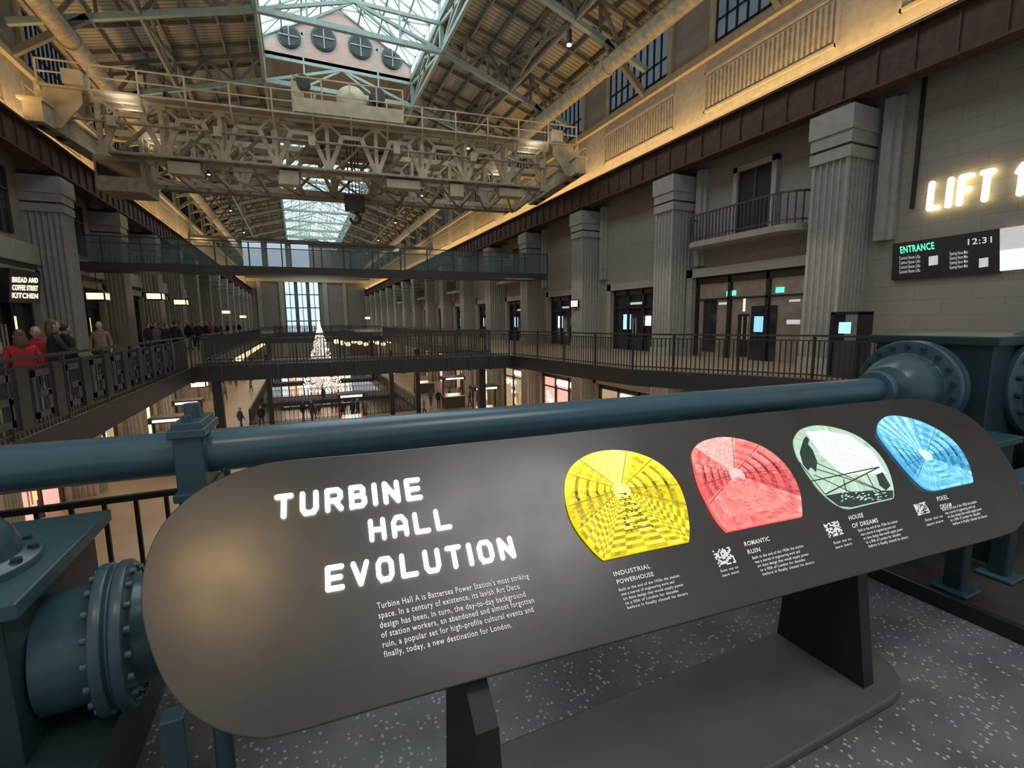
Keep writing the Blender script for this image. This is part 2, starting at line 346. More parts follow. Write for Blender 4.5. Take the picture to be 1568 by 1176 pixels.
def lantern(y0,y1):
    b=MB(); zr=21.2; ze=18.7
    for s,xe in ((-1,KX0),(1,KX1)):
        b.add([(xe,y0,ze),(HC,y0,zr),(HC,y1,zr),(xe,y1,ze)],[(0,1,2,3)],GLASS_E)
        b.add([(xe,y0,17.9),(xe,y1,17.9),(xe,y1,ze),(xe,y0,ze)],[(0,1,2,3)],GLASS_E)
        n=int((y1-y0)/1.2)
        for k in range(n+1):
            y=y0+(y1-y0)*k/n
            b.beam((xe,y,ze-.06),(HC,y,zr-.06),.08,.12,GREEN); b.beam((xe-s*.05,y,17.9),(xe-s*.05,y,ze),.06,.08,GREEN)
            if k<n:
                y2=y0+(y1-y0)*(k+1)/n
                for j in range(4):
                    f0,f1=j/4,(j+1)/4
                    p=lambda f,yy:(xe+(HC-xe)*f,yy,ze+(zr-ze)*f-.08)
                    if (j+k)%2: b.beam(p(f0,y),p(f1,y2),.07,.08,GREEN)
                    else: b.beam(p(f0,y2),p(f1,y),.07,.08,GREEN)
        for f in (0,.25,.5,.75,1):
            b.beam((xe+(HC-xe)*f,y0,ze+(zr-ze)*f-.08),(xe+(HC-xe)*f,y1,ze+(zr-ze)*f-.08),.1,.14,GREEN)
        b.beam((xe,y0,17.85),(xe,y1,17.85),.25,.35,GREEN)
    b.build('skylight')
lantern(6,33.9); lantern(50,118)
b=MB(); arc=[(KX0,17.9),(KX1,17.9)]+[(HC+4.5*math.cos(t*math.pi/12),18.6+2.3*math.sin(t*math.pi/12)) for t in range(0,13)]
b.prism([(x,34,z) for x,z in arc],(0,.4,0),BRK)
b.prism([(KX0,34.5,17.9),(KX1,34.5,17.9),(KX1,34.5,18.7),(HC,34.5,21.2),(KX0,34.5,18.7)],(0,.1,0),STONEX)
for x,z,r in ((.6,18.9,.55),(2.6,19.2,.62),(4.8,19.2,.62),(6.8,18.9,.55)):
    b.lathe((x,33.98,z),(0,-1,0),[(r+.12,0),(r+.12,.1),(r,.1)],TEALD,28); b.cyl((x,33.9,z),(x,33.84,z),r,BLACK,28)
    b.box(x-.03,x+.03,33.78,33.84,z-r,z+r,GREEN); b.box(x-r,x+r,33.78,33.84,z-.03,z+.03,GREEN)
b.build('brick_gable')
def truss(Y):
    b=MB(); 
    for s,xw,xe in ((-1,XL+.1,KX0),(1,XR-.1,KX1)):
        zt=lambda f:15.2+2.4*f; zb=lambda f:13.6+2.6*f
        P=lambda f,z:(xw+(xe-xw)*f,Y,z)
        b.beam(P(0,zt(0)),P(1,zt(1)),.22,.22,TAUPE); b.beam(P(0,zb(0)),P(1,zb(1)),.22,.24,GREEN)
        n=6
        for k in range(n):
            f0,f1=k/n,(k+1)/n
            if k%2: b.beam(P(f0,zb(f0)),P(f1,zt(f1)),.12,.16,TAUPE)
            else: b.beam(P(f0,zt(f0)),P(f1,zb(f1)),.12,.16,TAUPE)
            b.beam(P(f1,zb(f1)),P(f1,zt(f1)),.12,.12,TAUPE)
        b.beam((xw,Y,12.4),P(.30,zb(.3)),.22,.26,TAUPE)
        b.beam(P(.5,zb(.5)),(xw+(xe-xw)*.5,Y+SPC,zt(.5)),.12,.14,TAUPE)
        b.beam(P(.5,zt(.5)),(xw+(xe-xw)*.5,Y+SPC,zb(.5)),.12,.14,TAUPE)
        b.beam(P(.5,zb(.5)),(xw+(xe-xw)*.5,Y+SPC,zb(.5)),.14,.16,TAUPE)
        b.beam(P(1,zb(1)),(xe,Y+SPC,17.6),.12,.16,GREEN); b.beam(P(1,17.6),(xe,Y+SPC,zb(1)),.12,.16,GREEN)
        b.beam(P(1,zb(1)),(xe,Y+SPC,zb(1)),.16,.2,GREEN)
        b.beam(P(1,zb(1)),(xe,Y+SPC/2,17.6),.12,.14,GREEN); b.beam((xe,Y+SPC/2,17.6),(xe,Y+SPC,zb(1)),.12,.14,GREEN)
        b.beam(P(1,zb(1)),(HC,Y,17.6),.14,.16,GREEN)
        b.beam(P(1,zb(1)),P(1,18.6),.22,.22,GREEN)
        b.beam(P(1,18.6),(HC,Y,19.9),.12,.14,GREEN); b.beam((xe+(HC-xe)*.5,Y,16.2),(xe+(HC-xe)*.5,Y,19.5),.1,.12,GREEN)
        b.beam((xe+(HC-xe)*.5,Y,16.2),(HC,Y,17.6),.1,.12,GREEN)
    b.beam((KX0,Y,16.2),(KX1,Y,16.2),.24,.26,GREEN); b.beam((KX0,Y,17.6),(KX1,Y,17.6),.16,.18,GREEN)
    b.build('roof_truss')
Y=12.6
while Y<YE-8: truss(Y); Y+=SPC
for X in (14.0,-7.9):
    b=MB(); b.cyl((X,6,13.4),(X,YE,13.4),.36,CREAMD,18)
    Y=12.6
    while Y<YE: b.lathe((X,Y,13.4),(0,1,0),[(.42,0),(.42,.2)],CREAMD,18); Y+=SPC
    b.build('ventilation_duct')
b=MB()
for Y in range(20,100,14):
    for x in (-6,12): b.cyl((x,Y,14.6),(x,Y,14.0),.12,BLACK); b.cyl((x,Y,14.0),(x,Y,13.95),.11,WHITE_E); b.beam((x,Y,14.6),(x,Y,rz(x)),.03,.03,BLACK)
b.build('ceiling_spotlight')
# ---------------------------------------------------------------- gantry crane
CRANE=Matrix.Translation((3.15,27.2,0))@Matrix.Rotation(math.radians(-6),4,'Z')
b=MB(); b.T=CRANE; L=11.5; zb,zt=8.7,10.9
N=9
for yy in (-2.1,2.1):
    for dy in (-.35,.35):
        y=yy+dy; near=(yy<0 and dy<0)
        b.beam((-L,y,zt),(L,y,zt),.16,.26,CREAM); b.beam((-L+1.6,y,zb),(L-1.6,y,zb),.16,.26,CREAM)
        b.beam((-L,y,zt-.5),(-L+1.6,y,zb),.16,.22,CREAM); b.beam((L,y,zt-.5),(L-1.6,y,zb),.16,.22,CREAM)
        for k in range(N+1):
            x=-L+1.6+(2*L-3.2)*k/N; b.beam((x,y,zb),(x,y,zt),.16,.16,CREAM)
            if near: b.box(x-.22,x+.22,y-.1,y-.07,zb-.1,zb+.28,CREAM); b.box(x-.22,x+.22,y-.1,y-.07,zt-.28,zt+.1,CREAM)
            if k<N:
                w=(2*L-3.2)/N
                if near or (yy>0 and dy<0):
                    b.beam((x+.05,y,zb+.1),(x+w*.3,y,zt-.6),.14,.2,CREAM); b.beam((x+w*.3,y,zt-.6),(x+w*.7,y,zt-.6),.14,.18,CREAM); b.beam((x+w*.7,y,zt-.6),(x+w-.05,y,zb+.1),.14,.2,CREAM)
                    b.beam((x,y,zt),(x+w*.3,y,zt-.6),.08,.1,CREAM); b.beam((x+w,y,zt),(x+w*.7,y,zt-.6),.08,.1,CREAM)
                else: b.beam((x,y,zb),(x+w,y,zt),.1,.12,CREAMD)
    for k in range(24):
        x=-L+.4+(2*L-.8)*k/23; q=zb if abs(x)<L-1.6 else zt
        b.beam((x,yy-.35,q),(x,yy+.35,q),.08,.1,CREAMD); b.beam((x,yy-.35,zt),(x,yy+.35,zt),.08,.1,CREAMD)
    b.box(-L,L,yy-.12,yy+.12,zt+.12,zt+.24,CREAMD)
    s=-1 if yy<0 else 1; yo=yy+s*.95
    b.box(-L,L,min(yy+s*.35,yo),max(yy+s*.35,yo),zt-.02,zt+.06,CREAM)
    for h in (.5,.95): b.beam((-L,yo,zt+h),(L,yo,zt+h),.05,.05,CREAM)
    for k in range(15):
        x=-L+2*L*k/14; b.beam((x,yo,zt),(x,yo,zt+.95),.06,.06,CREAM); b.beam((x,yo,zt),(x,yy+s*.35,zt-.6),.08,.08,CREAM)
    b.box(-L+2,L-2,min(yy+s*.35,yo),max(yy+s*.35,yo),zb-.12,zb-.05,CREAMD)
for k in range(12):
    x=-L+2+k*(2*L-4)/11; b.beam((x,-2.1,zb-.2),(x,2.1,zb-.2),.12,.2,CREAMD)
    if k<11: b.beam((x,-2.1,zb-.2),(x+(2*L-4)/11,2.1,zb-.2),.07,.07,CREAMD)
for x,w,z0,z1 in ((-7.5,1.2,8.0,8.5),(-3.2,.8,7.9,8.5),(1.5,1.6,8.1,8.5),(4.6,.7,7.9,8.5),(7.2,1.3,8.1,8.5)): b.box(x,x+w,-2.9,-2.3,z0,z1,CREAM)
b.cyl((-L,-2.7,9.9),(L,-2.7,9.9),.06,CREAMD)
for k in range(6): b.box(-L+2+k*3.8,-L+2.3+k*3.8,-2.85,-2.5,9.7,10.1,CREAM)
for s in (-1,1):
    x=s*L
    b.box(x-.3,x+.3,-3.6,3.6,9.35,10.1,CREAM); b.box(x-.4,x+.4,-3.7,3.7,10.1,10.2,CREAM)
    b.prism([(x-.5*s,-2.9,9.4),(x+.2*s,-2.9,9.4),(x+.2*s,-2.9,11.1),(x-1.3*s,-2.9,10.9),(x-1.3*s,-2.9,10.4)],(0,.08,0),CREAM)
    for y in (-3,-1.8,1.8,3): b.cyl((x-.1,y,9.55),(x+.1,y,9.55),.3,DARK,20)
    b.box(x-1.5 if s>0 else x+.9,x-.9 if s>0 else x+1.5,-3.3,-2.7,10.95,11.5,CREAM)
b.box(-2.2,2.2,-2.3,2.3,11.25,11.5,CREAM)
for x in (-2.2,2.2): b.box(x-.12,x+.12,-2.5,2.5,11.1,11.7,CREAM)
b.box(-2.4,2.4,-3.1,-2.95,11.0,11.6,CREAM)
for y in (-2.1,2.1):
    for x in (-1.7,1.7): b.cyl((x,y-.12,11.3),(x,y+.12,11.3),.28,DARK,18)
b.cyl((-1.5,-.6,12.0),(1.5,-.6,12.0),.45,CREAMD,24); b.cyl((-1.2,.9,12.0),(1.2,.9,12.0),.4,CREAMD,24)
for x in (-1.6,1.6): b.cyl((x-.06,-.6,12.0),(x+.06,-.6,12.0),.75,DARK,28); b.box(x-.2,x+.2,-1.2,1.3,11.5,12.2,CREAM)
b.lathe((.1,-1.9,12.1),(0,-1,0),[(.7,0),(.7,.25),(.3,.3)],CREAM,24); b.box(-2.6,-2.1,-1.6,-.8,11.5,12.9,CREAM); b.box(.9,1.6,-2.2,-1.5,11.5,12.5,DARK); b.cyl((1.3,-2.4,12.4),(1.3,-2.0,12.4),.35,DARK,20); b.cyl((-2.0,-2.4,12.6),(-2.0,-2.0,12.6),.3,DARK,20)
for x in (-2.4,-1.2,0,1.2,2.4): b.beam((x,-3.0,11.6),(x,-3.0,12.5),.06,.06,CREAM)
b.beam((-2.4,-3.0,12.5),(2.4,-3.0,12.5),.06,.06,CREAM)
for k in range(4): b.cyl((-.25+k*.17,-.6,11.8),(-.25+k*.17,-.6,8.0),.03,DARK,6)
b.box(-.5,.5,-.9,-.3,7.4,8.1,RUST); b.cyl((0,-.95,7.7),(0,-.25,7.7),.42,DARK,24)
for k in range(8):
    a0,a1=math.pi*(.5-k*.19),math.pi*(.5-(k+1)*.19); b.cyl((.25*math.cos(a0),-.6,7.0+.25*math.sin(a0)),(.25*math.cos(a1),-.6,7.0+.25*math.sin(a1)),.07,DARK,8)
b.box(-L+1.3,-L+3.0,-2.6,-1.0,7.2,8.6,CREAMD); b.box(-L+1.4,-L+2.9,-2.63,-2.58,7.8,8.4,GLZ)
b.build('gantry_crane')
# ---------------------------------------------------------------- doors / shopfronts
def shop(X,i,yc,w,h,name,z0=0,fill=None,items=(),stone=True):
    fill=fill or GLZ
    b=MB(); a=lambda d0,d1:(min(X+i*d0,X+i*d1),max(X+i*d0,X+i*d1))
    x0,x1=a(0,.06); b.box(x0,x1,yc-w/2,yc+w/2,z0,z0+h,fill)
    x0,x1=a(0,.2)
    for y in (yc-w/2,yc-w/6,yc+w/6,yc+w/2): b.box(x0,x1,y-.07,y+.07,z0,z0+h,BLACK)
    b.box(x0,x1,yc-w/2,yc+w/2,z0+h-.3,z0+h,BLACK); b.box(x0,x1,yc-w/2,yc+w/2,z0+h-1.0,z0+h-.92,BLACK)
    x0,x1=a(0,.45); 
    for s in (-1,1): b.box(x0,x1,yc+s*(w/2+.2)-.16,yc+s*(w/2+.2)+.16,z0,z0+h+.35,STONE)
    b.box(x0,x1,yc-w/2-.36,yc+w/2+.36,z0+h,z0+h+.35,STONE)
    x0,x1=a(.2,.24)
    for s in (-.12,.12): b.box(x0,x1,yc+s-.02,yc+s+.02,z0+.8,z0+1.7,CREAM)
    x0,x1=a(.07,.1)
    for (dy,zz,ww,hh,m) in items: b.box(x0,x1,yc+dy-ww/2,yc+dy+ww/2,z0+zz,z0+zz+hh,m)
    return b.build(name)
SCR=mat('screen_cyan',(.3,.7,.8),em=(.35,.75,1),es=1.0); EXITG=mat('exit_sign',(.1,.6,.4),em=(.1,.9,.5),es=1.2)
SHOPW=mat('shop_window_warm',(.7,.55,.35),em=(1,.72,.42),es=1.1,var=.7,scale=1.7); SHOPP=mat('shop_window_pink',(.6,.3,.25),em=(1,.48,.40),es=.8,var=.8,scale=3)
SHOPC=mat('shop_window_cool',(.6,.7,.8),em=(.75,.88,1),es=.9,var=.8,scale=2)
INT=mat('lit_interior',(.09,.08,.07),.5,em=(.6,.48,.35),es=.07,var=.8,scale=1.2)
INTL=mat('lit_interior_lower',(.2,.15,.1),.5,em=(1,.7,.4),es=.35,var=.8,scale=1.2)
GOODS=[mat('goods_%d'%k,c,.6,em=c,es=1.1,var=.4,scale=6) for k,c in enumerate(((.9,.25,.3),(1,.75,.4),(.9,.9,.95),(.3,.6,.9),(.95,.5,.2)))]
n=1
for k,y in enumerate(YR[:-1]):
    yc=y+SPC/2
    if k==1: shop(XR,-1,yc,5.2,3.4,'door_%d'%n,fill=INT,items=[(-1.3,2.55,.32,.2,EXITG),(.85,2.55,.45,.2,EXITG),(-.5,1.1,.4,.6,SCR),(1.2,2.2,.5,.1,WHITE),(-1.9,2.2,.4,.08,WHITE),(-1.9,1.4,.5,.16,WHITE),(1.9,.2,.7,2.2,GLZ),(-.7,.0,1.1,2.1,GLZ),(.2,1.9,.08,.5,SHOPW),(.2,.1,.5,1.7,BLACK)])
    elif k>=2: shop(XR,-1,yc-.4,3.6,3.2,'door_%d'%n,items=[(.8,1.1,.6,.8,SHOPC if k%2 else SCR),(-.9,1.3,.4,.5,SHOPC),(0,2.4,1.2,.12,WHITE)])
    n+=1
for k,y in enumerate(YLc[:9]):
    shop(XL,1,y+SPC/2,4.6,3.5,'door_%d'%n,items=[(-1.2,.2,1.1,2.1,RED),(1.0,1,.5,1.0,SHOPW),(0,2.6,1.5,.4,BLACK)]); n+=1
def lowshop(X,i,yc,kk):
    its=[]
    rr=random.Random(kk)
    for j in range(14):
        its.append((-2.4+rr.random()*4.8,.4+rr.random()*2.0,.25+rr.random()*.5,.2+rr.random()*.4,GOODS[rr.randrange(5)]))
    its.append((0,3.15,2.2,.35,WHITE_E))
    shop(X,i,yc,5.4,3.9,'door_%d'%n,z0=-6,fill=(SHOPW,INTL,SHOPP,INTL)[kk%4],items=its)
for k,y in enumerate(YR[1:14]): lowshop(XR,-1,y+SPC/2,k); n+=1
for k,y in enumerate(YLc[:12]): lowshop(XL,1,y+SPC/2,k+1); n+=1
b=MB(); b.box(-3,7,78,86,-11.5,-5.6,BLACK)
for k in range(10):
    b.box(-2.8+k,-1.95+k,77.9,77.95,-11,-6.0,(SHOPC,SHOPP,SHOPW)[k%3])
    for j in range(8): q=random.random()*.5; b.box(-2.7+k+q,-2.4+k+q,77.84,77.9,-10.6+j*.55,-10.3+j*.55,GOODS[(k*3+j*2)%5])
b.build('shop_kiosk')
for i_,(x,y,w) in enumerate(((-6.5,30,1.6),(-6.8,36,1.4),(12.5,33,1.8),(12.2,40,1.8),(12,50,2),(3,34,1.6))):
    b=MB(); b.box(x-w/2,x+w/2,y-.6,y+.6,-6,-5.0,DGREY); b.box(x-w/2-.1,x+w/2+.1,y-.7,y+.7,-5.0,-4.93,COLM)
    for s in (-1,1): b.box(x+s*w/2-.05,x+s*w/2+.05,y-.05,y+.05,-4.93,-3.5,BLACK)
    b.box(x-w/2-.1,x+w/2+.1,y-.6,y+.6,-3.5,-3.2,BLACK); b.box(x-w/2+.1,x+w/2-.1,y-.66,y-.6,-3.42,-3.3,WHITE_E)
    for j in range(6): b.box(x-w/2+.15+j*.22,x-w/2+.3+j*.22,y-.5,y-.2,-4.93,-4.7,GOODS[j%5])
    b.build('market_stall')
def balcony(yc,w):
    b=MB(); pts=[]
    x0=XR; d=1.25; r=.9
    pts=[(x0,yc-w/2)]
    for k in range(7): t=math.pi/2*k/6; pts.append((x0-d+r-r*math.sin(t)*1,yc-w/2+r-r*math.cos(t)))
    for k in range(7): t=math.pi/2*k/6; pts.append((x0-d+r-r*math.cos(t),yc+w/2-r+r*math.sin(t)))
    pts.append((x0,yc+w/2))
    b.prism([(x,y,4.55) for x,y in pts],(0,0,.22),COLM)
    for a,c in zip(pts,pts[1:]):
        L=math.dist(a,c); m=max(1,int(L/.16)); b.beam((*a,5.8),(*c,5.8),.06,.06,DGREY); b.beam((*a,4.9),(*c,4.9),.04,.04,DGREY)
        for k in range(m): f=k/m; x=a[0]+(c[0]-a[0])*f; y=a[1]+(c[1]-a[1])*f; b.box(x-.018,x+.018,y-.018,y+.018,4.77,5.8,DGREY)
    b.box(XR-.08,XR-.01,yc-.75,yc+.75,4.77,7.3,BLACK); b.box(XR-.2,XR,yc-.95,yc-.75,4.77,7.5,COLM);b.box(XR-.2,XR,yc+.75,yc+.95,4.77,7.5,COLM);b.box(XR-.2,XR,yc-.95,yc+.95,7.3,7.5,COLM)
    b.box(XR-.12,XR-.07,yc-.04,yc+.04,4.8,7.3,DGREY)
    b.build('balcony')
balcony(YR[1]+SPC/2,5.2)
for k in (4,6,8,10): balcony(YR[k]+SPC/2,4.6)
b=MB()
for y in YLc:
    yc=y+SPC/2; b.box(XL,XL+.06,yc-2,yc+2,5.2,7.7,GLZ)
    for k in range(7): b.box(XL+.06,XL+.12,yc-2+k*.66-.03,yc-2+k*.66+.03,5.2,7.7,DGREY)
    b.box(XL+.06,XL+.12,yc-2,yc+2,6.8,6.9,DGREY)
b.build('window_6')
# ticket gate and wayfinding sign on the right gallery
b=MB(); gx,gy=13.6,7.9
for y in (gy-.35,gy+.35): b.box(gx-.25,gx+.25,y-.05,y+.05,0,1.75,BLACK)
b.box(gx-.25,gx+.25,gy-.4,gy+.4,1.7,1.78,BLACK); b.box(gx-.2,gx+.2,gy-.3,gy+.3,0,1.0,DGREY); b.box(gx-.27,gx-.25,gy-.15,gy+.15,1.2,1.5,SCR)
b.build('ticket_gate')
b=MB(); b.box(14.85,14.93,23.6,24.4,2.35,2.8,BLACK); b.box(14.83,14.85,23.65,24.35,2.4,2.75,SHOPC); b.box(14.93,14.99,23.95,24.05,2.5,2.65,DGREY); b.build('wayfinding_sign')
# signs
def child(o,e): o.parent=e; o.matrix_parent_inverse=e.matrix_world.inverted(); return o
e=empty('lift_sign',(XR,7,5)); bpy.context.view_layer.update()
X=XR-.12
def TX(s,bl,br,tl,m,name,par,thick=0,bold=0,X=X):
    return child(text3(s,on_x(*bl,X),on_x(*br,X),on_x(*tl,X),m,name,None,thick,bold),par)
child(strokes('LIFT 1',on_x(1421,324,X),on_x(1573,299,X),on_x(1418,280,X),YEL_E,'letters',sw=.17,asp=.5,gap=.46,thick=.06,sp_=0),e)
e=empty('entrance_display_screen',(XR,6.5,3)); bpy.context.view_layer.update()
b=MB(); Xs=XR-.15; q=[on_x(x,y,Xs) for x,y in ((1367,374),(1530,350),(1530,417),(1365,429))]; b.prism(q,(.12,0,0),BLACK)
q=[on_x(x,y,Xs-.01) for x,y in ((1531,350),(1600,340),(1600,408),(1531,415))]; b.prism(q,(.1,0,0),WHITE)
q=[on_x(x,y,Xs-.02) for x,y in ((1531,384),(1600,376),(1600,408),(1531,415))]; b.prism(q,(.02,0,0),SHOPC)
child(b.build('screen'),e)
Xs-=.02
TX('ENTRANCE',(1379,388),(1431,381),(1378,378),EXITG,'title',e,0,.02,Xs)
TX('12:31',(1482,375),(1519,371),(1482,366),WHITE,'clock',e,0,.02,Xs)
for k in range(4):
    TX('Control Room Lifts',(1377,398+k*7),(1409,395+k*7),(1377,393+k*7),WHITE,'line_%d'%k,e,0,.01,Xs)
    TX('Opening Hours Mon',(1454,391+k*7),(1482,388+k*7),(1454,386+k*7),WHITE,'row_%d'%k,e,0,.01,Xs)
b=MB(); 
for (x,y) in ((1422,393),(1499,396)): b.prism([on_x(x+a,y+c,Xs) for a,c in ((0,0),(14,-2),(14,12),(0,14))],(.01,0,0),WHITE)
child(b.build('icons'),e)
e=empty('shop_sign',(XL,25,3)); bpy.context.view_layer.update()
b=MB(); X2=XL+.9; q=[on_x(x,y,X2) for x,y in ((14,410),(62,418),(62,464),(14,462))]; b.prism(q,(-.3,0,0),BLACK); child(b.build('board'),e)
for k,t in enumerate(('BREAD AND','COFFEE STREET','KITCHEN')):
    TX(t,(19,432+k*12),(58,433+k*12),(19,424+k*12),YEL_E,'line_%d'%k,e,0,.02,X2+.01)
def lantern_box(p,s=.5):
    b=MB(); x,y,z=p
    b.box(x-s,x+s,y-s,y+s,z-s*.45,z+s*.45,LAMP_E)
    for zz in (-.5,.5): b.box(x-s*1.08,x+s*1.08,y-s*1.08,y+s*1.08,z+zz*s-.03,z+zz*s+.03,DARK)
    for a in (-1,1):
        for c in (-1,1): b.box(x+a*s-.03,x+a*s+.03,y+c*s-.03,y+c*s+.03,z-s*.5,z+s*.5,DARK)
    b.cyl((x,y,z+s*.5),(x,y,z+1.6*s+.6),.02,DARK,6)
    b.build('pendant_lantern')
for (px,py,t) in ((238,454,27),(277,463,33),(150,454,23),(346,478,50),(372,485,62),(305,587,26),(563,487,75),(735,552,36),(520,560,50),(600,570,58),(640,563,50),(420,575,50),(690,560,44)):
    lantern_box(CAM+ray(px,py)*t,.36)
b=MB()
for k in range(8):
    p=CAM+ray(366+k*5,548-k*3)*(34+k*3); b.lathe(p,(0,0,1),[(.05,-.25),(.3,-.12),(.3,.12),(.05,.25)],LAMP_E,12); b.cyl(p,p+Vector((0,0,1.5)),.015,DARK,5)
for k in range(10):
    p=CAM+ray(515+k*9,523+(k%3)*2)*(50+k*2); b.lathe(p,(0,0,1),[(.05,-.25),(.3,-.12),(.3,.12),(.05,.25)],LAMP_E,12); b.cyl(p,p+Vector((0,0,1.5)),.015,DARK,5)
b.build('pendant_lamp_cluster')
tp=Vector((1.9,52,-6))
b=MB(); b.cyl(tp,tp+Vector((0,0,2)),.2,DARK)
for k in range(300):   # spiky branches
    z=random.random(); a=random.random()*6.28; r=1.75*(1-z)+.12; p0=tp+Vector((0,0,1.0+z*6.5)); p1=p0+Vector((math.cos(a)*r,math.sin(a)*r,-.25-r*.12))
    b.cyl(p0,p1,.09,TREEG,5,.015)
for k in range(420):
    z=random.random()**1.2; a=random.random()*6.28; r=(1.85*(1-z)+.08)*random.uniform(.75,1.02); p=tp+Vector((math.cos(a)*r,math.sin(a)*r,.8+z*6.8)); b.lathe(p,(0,0,1),[(.02,-.06),(.06,0),(.02,.06)],WHITE_E if k%4 else LAMP_E,5)
b.cyl(tp+Vector((0,0,7.4)),tp+Vector((0,0,8.1)),.07,WHITE_E,6,.01)
b.build('christmas_tree')
# ---------------------------------------------------------------- big pipe
pa,pb=Vector((-3.2,2.80,1.03)),Vector((4.85,2.43,1.0)); pd=(pb-pa).normalized()
b=MB(); b.cyl(pa,pb,.105,TEALL,40)
p=pa+pd*2.71; b.lathe(p-pd*.06,pd,[(.105,0),(.135,.0),(.135,.12),(.105,.12)],TEALL,40)
b.T=Matrix.Translation(p)@Matrix.Rotation(math.atan2(pd.y,pd.x),4,'Z')
b.box(-.06,.06,-.14,.14,-.26,.17,TEAL); b.box(-.075,.075,-.16,.16,.1,.14,TEAL); b.box(-.075,.075,-.16,.16,-.2,-.16,TEAL)
b.cyl((0,0,.17),(0,0,.24),.035,TEAL,16)
for s in (-1,1): b.cyl((0,s*.11,.14),(0,s*.11,.2),.02,TEAL,6)
b.box(-.045,.045,-.045,.045,-1.03,-.25,TEALD); b.box(-.09,.09,-.09,.09,-1.03,-1.0,TEALD)
b.T=Matrix.Identity(4)
b.lathe(pb-pd*.25,pd,[(.12,0),(.16,0),(.16,.08),(.12,.08)],TEALL,40)
b.build('steam_pipe',bevel=.006)
b=MB(); rail(b,[(-3.7,2.95),(5.3,2.95)],h=.88,step=.13,rw=.018); b.build('platform_railing')
b=MB(); o=pb
b.lathe(o,pd,[(.11,-.12),(.2,-.08),(.27,.02),(.3,.12),(.3,.2),(.42,.2),(.42,.27),(.30,.27)],TEAL,44); b.bolts(o+pd*.19,-pd,.37,18,.022,.03,TEALD)
b.lathe(o+pd*.27,pd,[(.42,0),(.42,.07),(.34,.07),(.3,.35)],TEAL,44)
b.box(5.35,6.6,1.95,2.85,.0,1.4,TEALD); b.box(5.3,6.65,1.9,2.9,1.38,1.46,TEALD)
b.lathe((6.15,1.98,1.02),(-.35,-1,0),[(.5,0),(.5,.08),(.42,.1),(.42,.14),(.5,.16),(.5,.24),(.4,.26),(.36,.42),(.2,.52),(.0,.55)],TEAL,44)
b.bolts((6.07,1.73,1.02),(-.35,-1,0),.45,18,.024,.04,TEALD)
b.lathe((6.25,1.9,.45),(-.35,-1,0),[(.3,0),(.3,.3),(.22,.36),(.0,.38)],TEALD,32)
# base plate with kick edge, casing under the pipe and its support frame
b.box(3.24,8.6,.5,2.9,0,.03,BASEP); b.box(3.2,3.24,.5,2.9,0,.09,BLACK)
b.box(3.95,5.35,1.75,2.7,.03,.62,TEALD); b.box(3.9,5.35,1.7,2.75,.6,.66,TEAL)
for x,y in ((3.45,1.30),(3.88,1.26),(4.9,1.2),(3.6,1.75)):
    b.box(x-.045,x+.045,y-.045,y+.045,.03,.6,TEALD); b.box(x-.09,x+.09,y-.09,y+.09,.03,.055,TEAL)
b.box(3.38,5.0,1.2,1.34,.56,.66,TEAL); b.box(3.38,3.5,1.2,1.85,.56,.66,TEAL)
b.prism([(3.93,1.3,.06),(3.93,1.7,.06),(3.93,1.7,.56),(3.93,1.3,.56)],(.03,0,0),TEALD)
b.lathe((4.4,1.75,.36),(0,-1,0),[(.2,0),(.2,.05),(.14,.06),(.12,.2),(.17,.2),(.17,.25),(.0,.26)],TEAL,32)
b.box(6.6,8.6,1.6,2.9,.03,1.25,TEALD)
b.build('turbine_valve_casing',bevel=.01)
b=MB()
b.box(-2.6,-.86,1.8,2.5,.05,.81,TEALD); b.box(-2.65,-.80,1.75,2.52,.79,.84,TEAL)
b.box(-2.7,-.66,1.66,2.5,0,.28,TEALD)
b.lathe((-1.10,2.05,.83),(0,0,1),[(.24,0),(.24,.035),(.19,.05),(.19,.08),(.17,.13),(.12,.19),(.05,.22),(.0,.225)],TEAL,40); b.bolts((-1.10,2.05,.86),(0,0,1),.215,12,.016,.025,TEALD)
ax=Vector((1,.12,0)).normalized(); c0=Vector((-.775,2.06,.50))
b.lathe(c0,ax,[(.2,-.1),(.2,.05),(.262,.055),(.262,.09),(.24,.095),(.24,.105),(.262,.11),(.262,.145),(.195,.155),(.185,.2),(.15,.27),(.1,.31),(.08,.4),(.08,.6)],TEAL,48)
b.bolts(c0+ax*.145,ax,.232,18,.014,.02,TEALL); b.bolts(c0+ax*.055,-ax,.232,18,.014,.02,TEALL)
b.box(-.5,-.43,1.72,1.79,0,.35,TEAL); b.box(-.56,-.38,1.66,1.84,0,.03,TEAL); b.cyl((-.33,1.75,0),(-.33,1.75,.4),.03,TEAL,16)
b.build('turbine_valve_casing',bevel=.008)
# ---------------------------------------------------------------- info panel
AZ=math.radians(93); TAU=math.radians(42)
PA=Vector((math.sin(AZ),math.cos(AZ),0)); hf=Vector((-math.cos(AZ),math.sin(AZ),0)); PB=hf*math.cos(TAU)+Vector((0,0,math.sin(TAU))); PN=PA.cross(PB)
PP=Vector((0,1.18,.58))
def pp(x,y): return hit(x,y,PP,PN)
panel=empty('information_panel',(1.4,1.4,0)); bpy.context.view_layer.update()
def par(o): return child(o,panel)
ol=[(445,704),(600,690),(800,669),(1000,648),(1200,629),(1340,614),(1400,611),(1440,618),(1480,635),(1515,665),(1545,705),(1566,750),(1572,785),(1560,808),(1530,822),(1400,857),(1200,912),(1000,967),(800,1022),(600,1078),(440,1124),(390,1130),(340,1120),(295,1096),(260,1060),(235,1010),(219,955),(215,905),(225,850),(250,800),(290,760),(335,733),(390,713)]
w=[pp(*q) for q in ol]
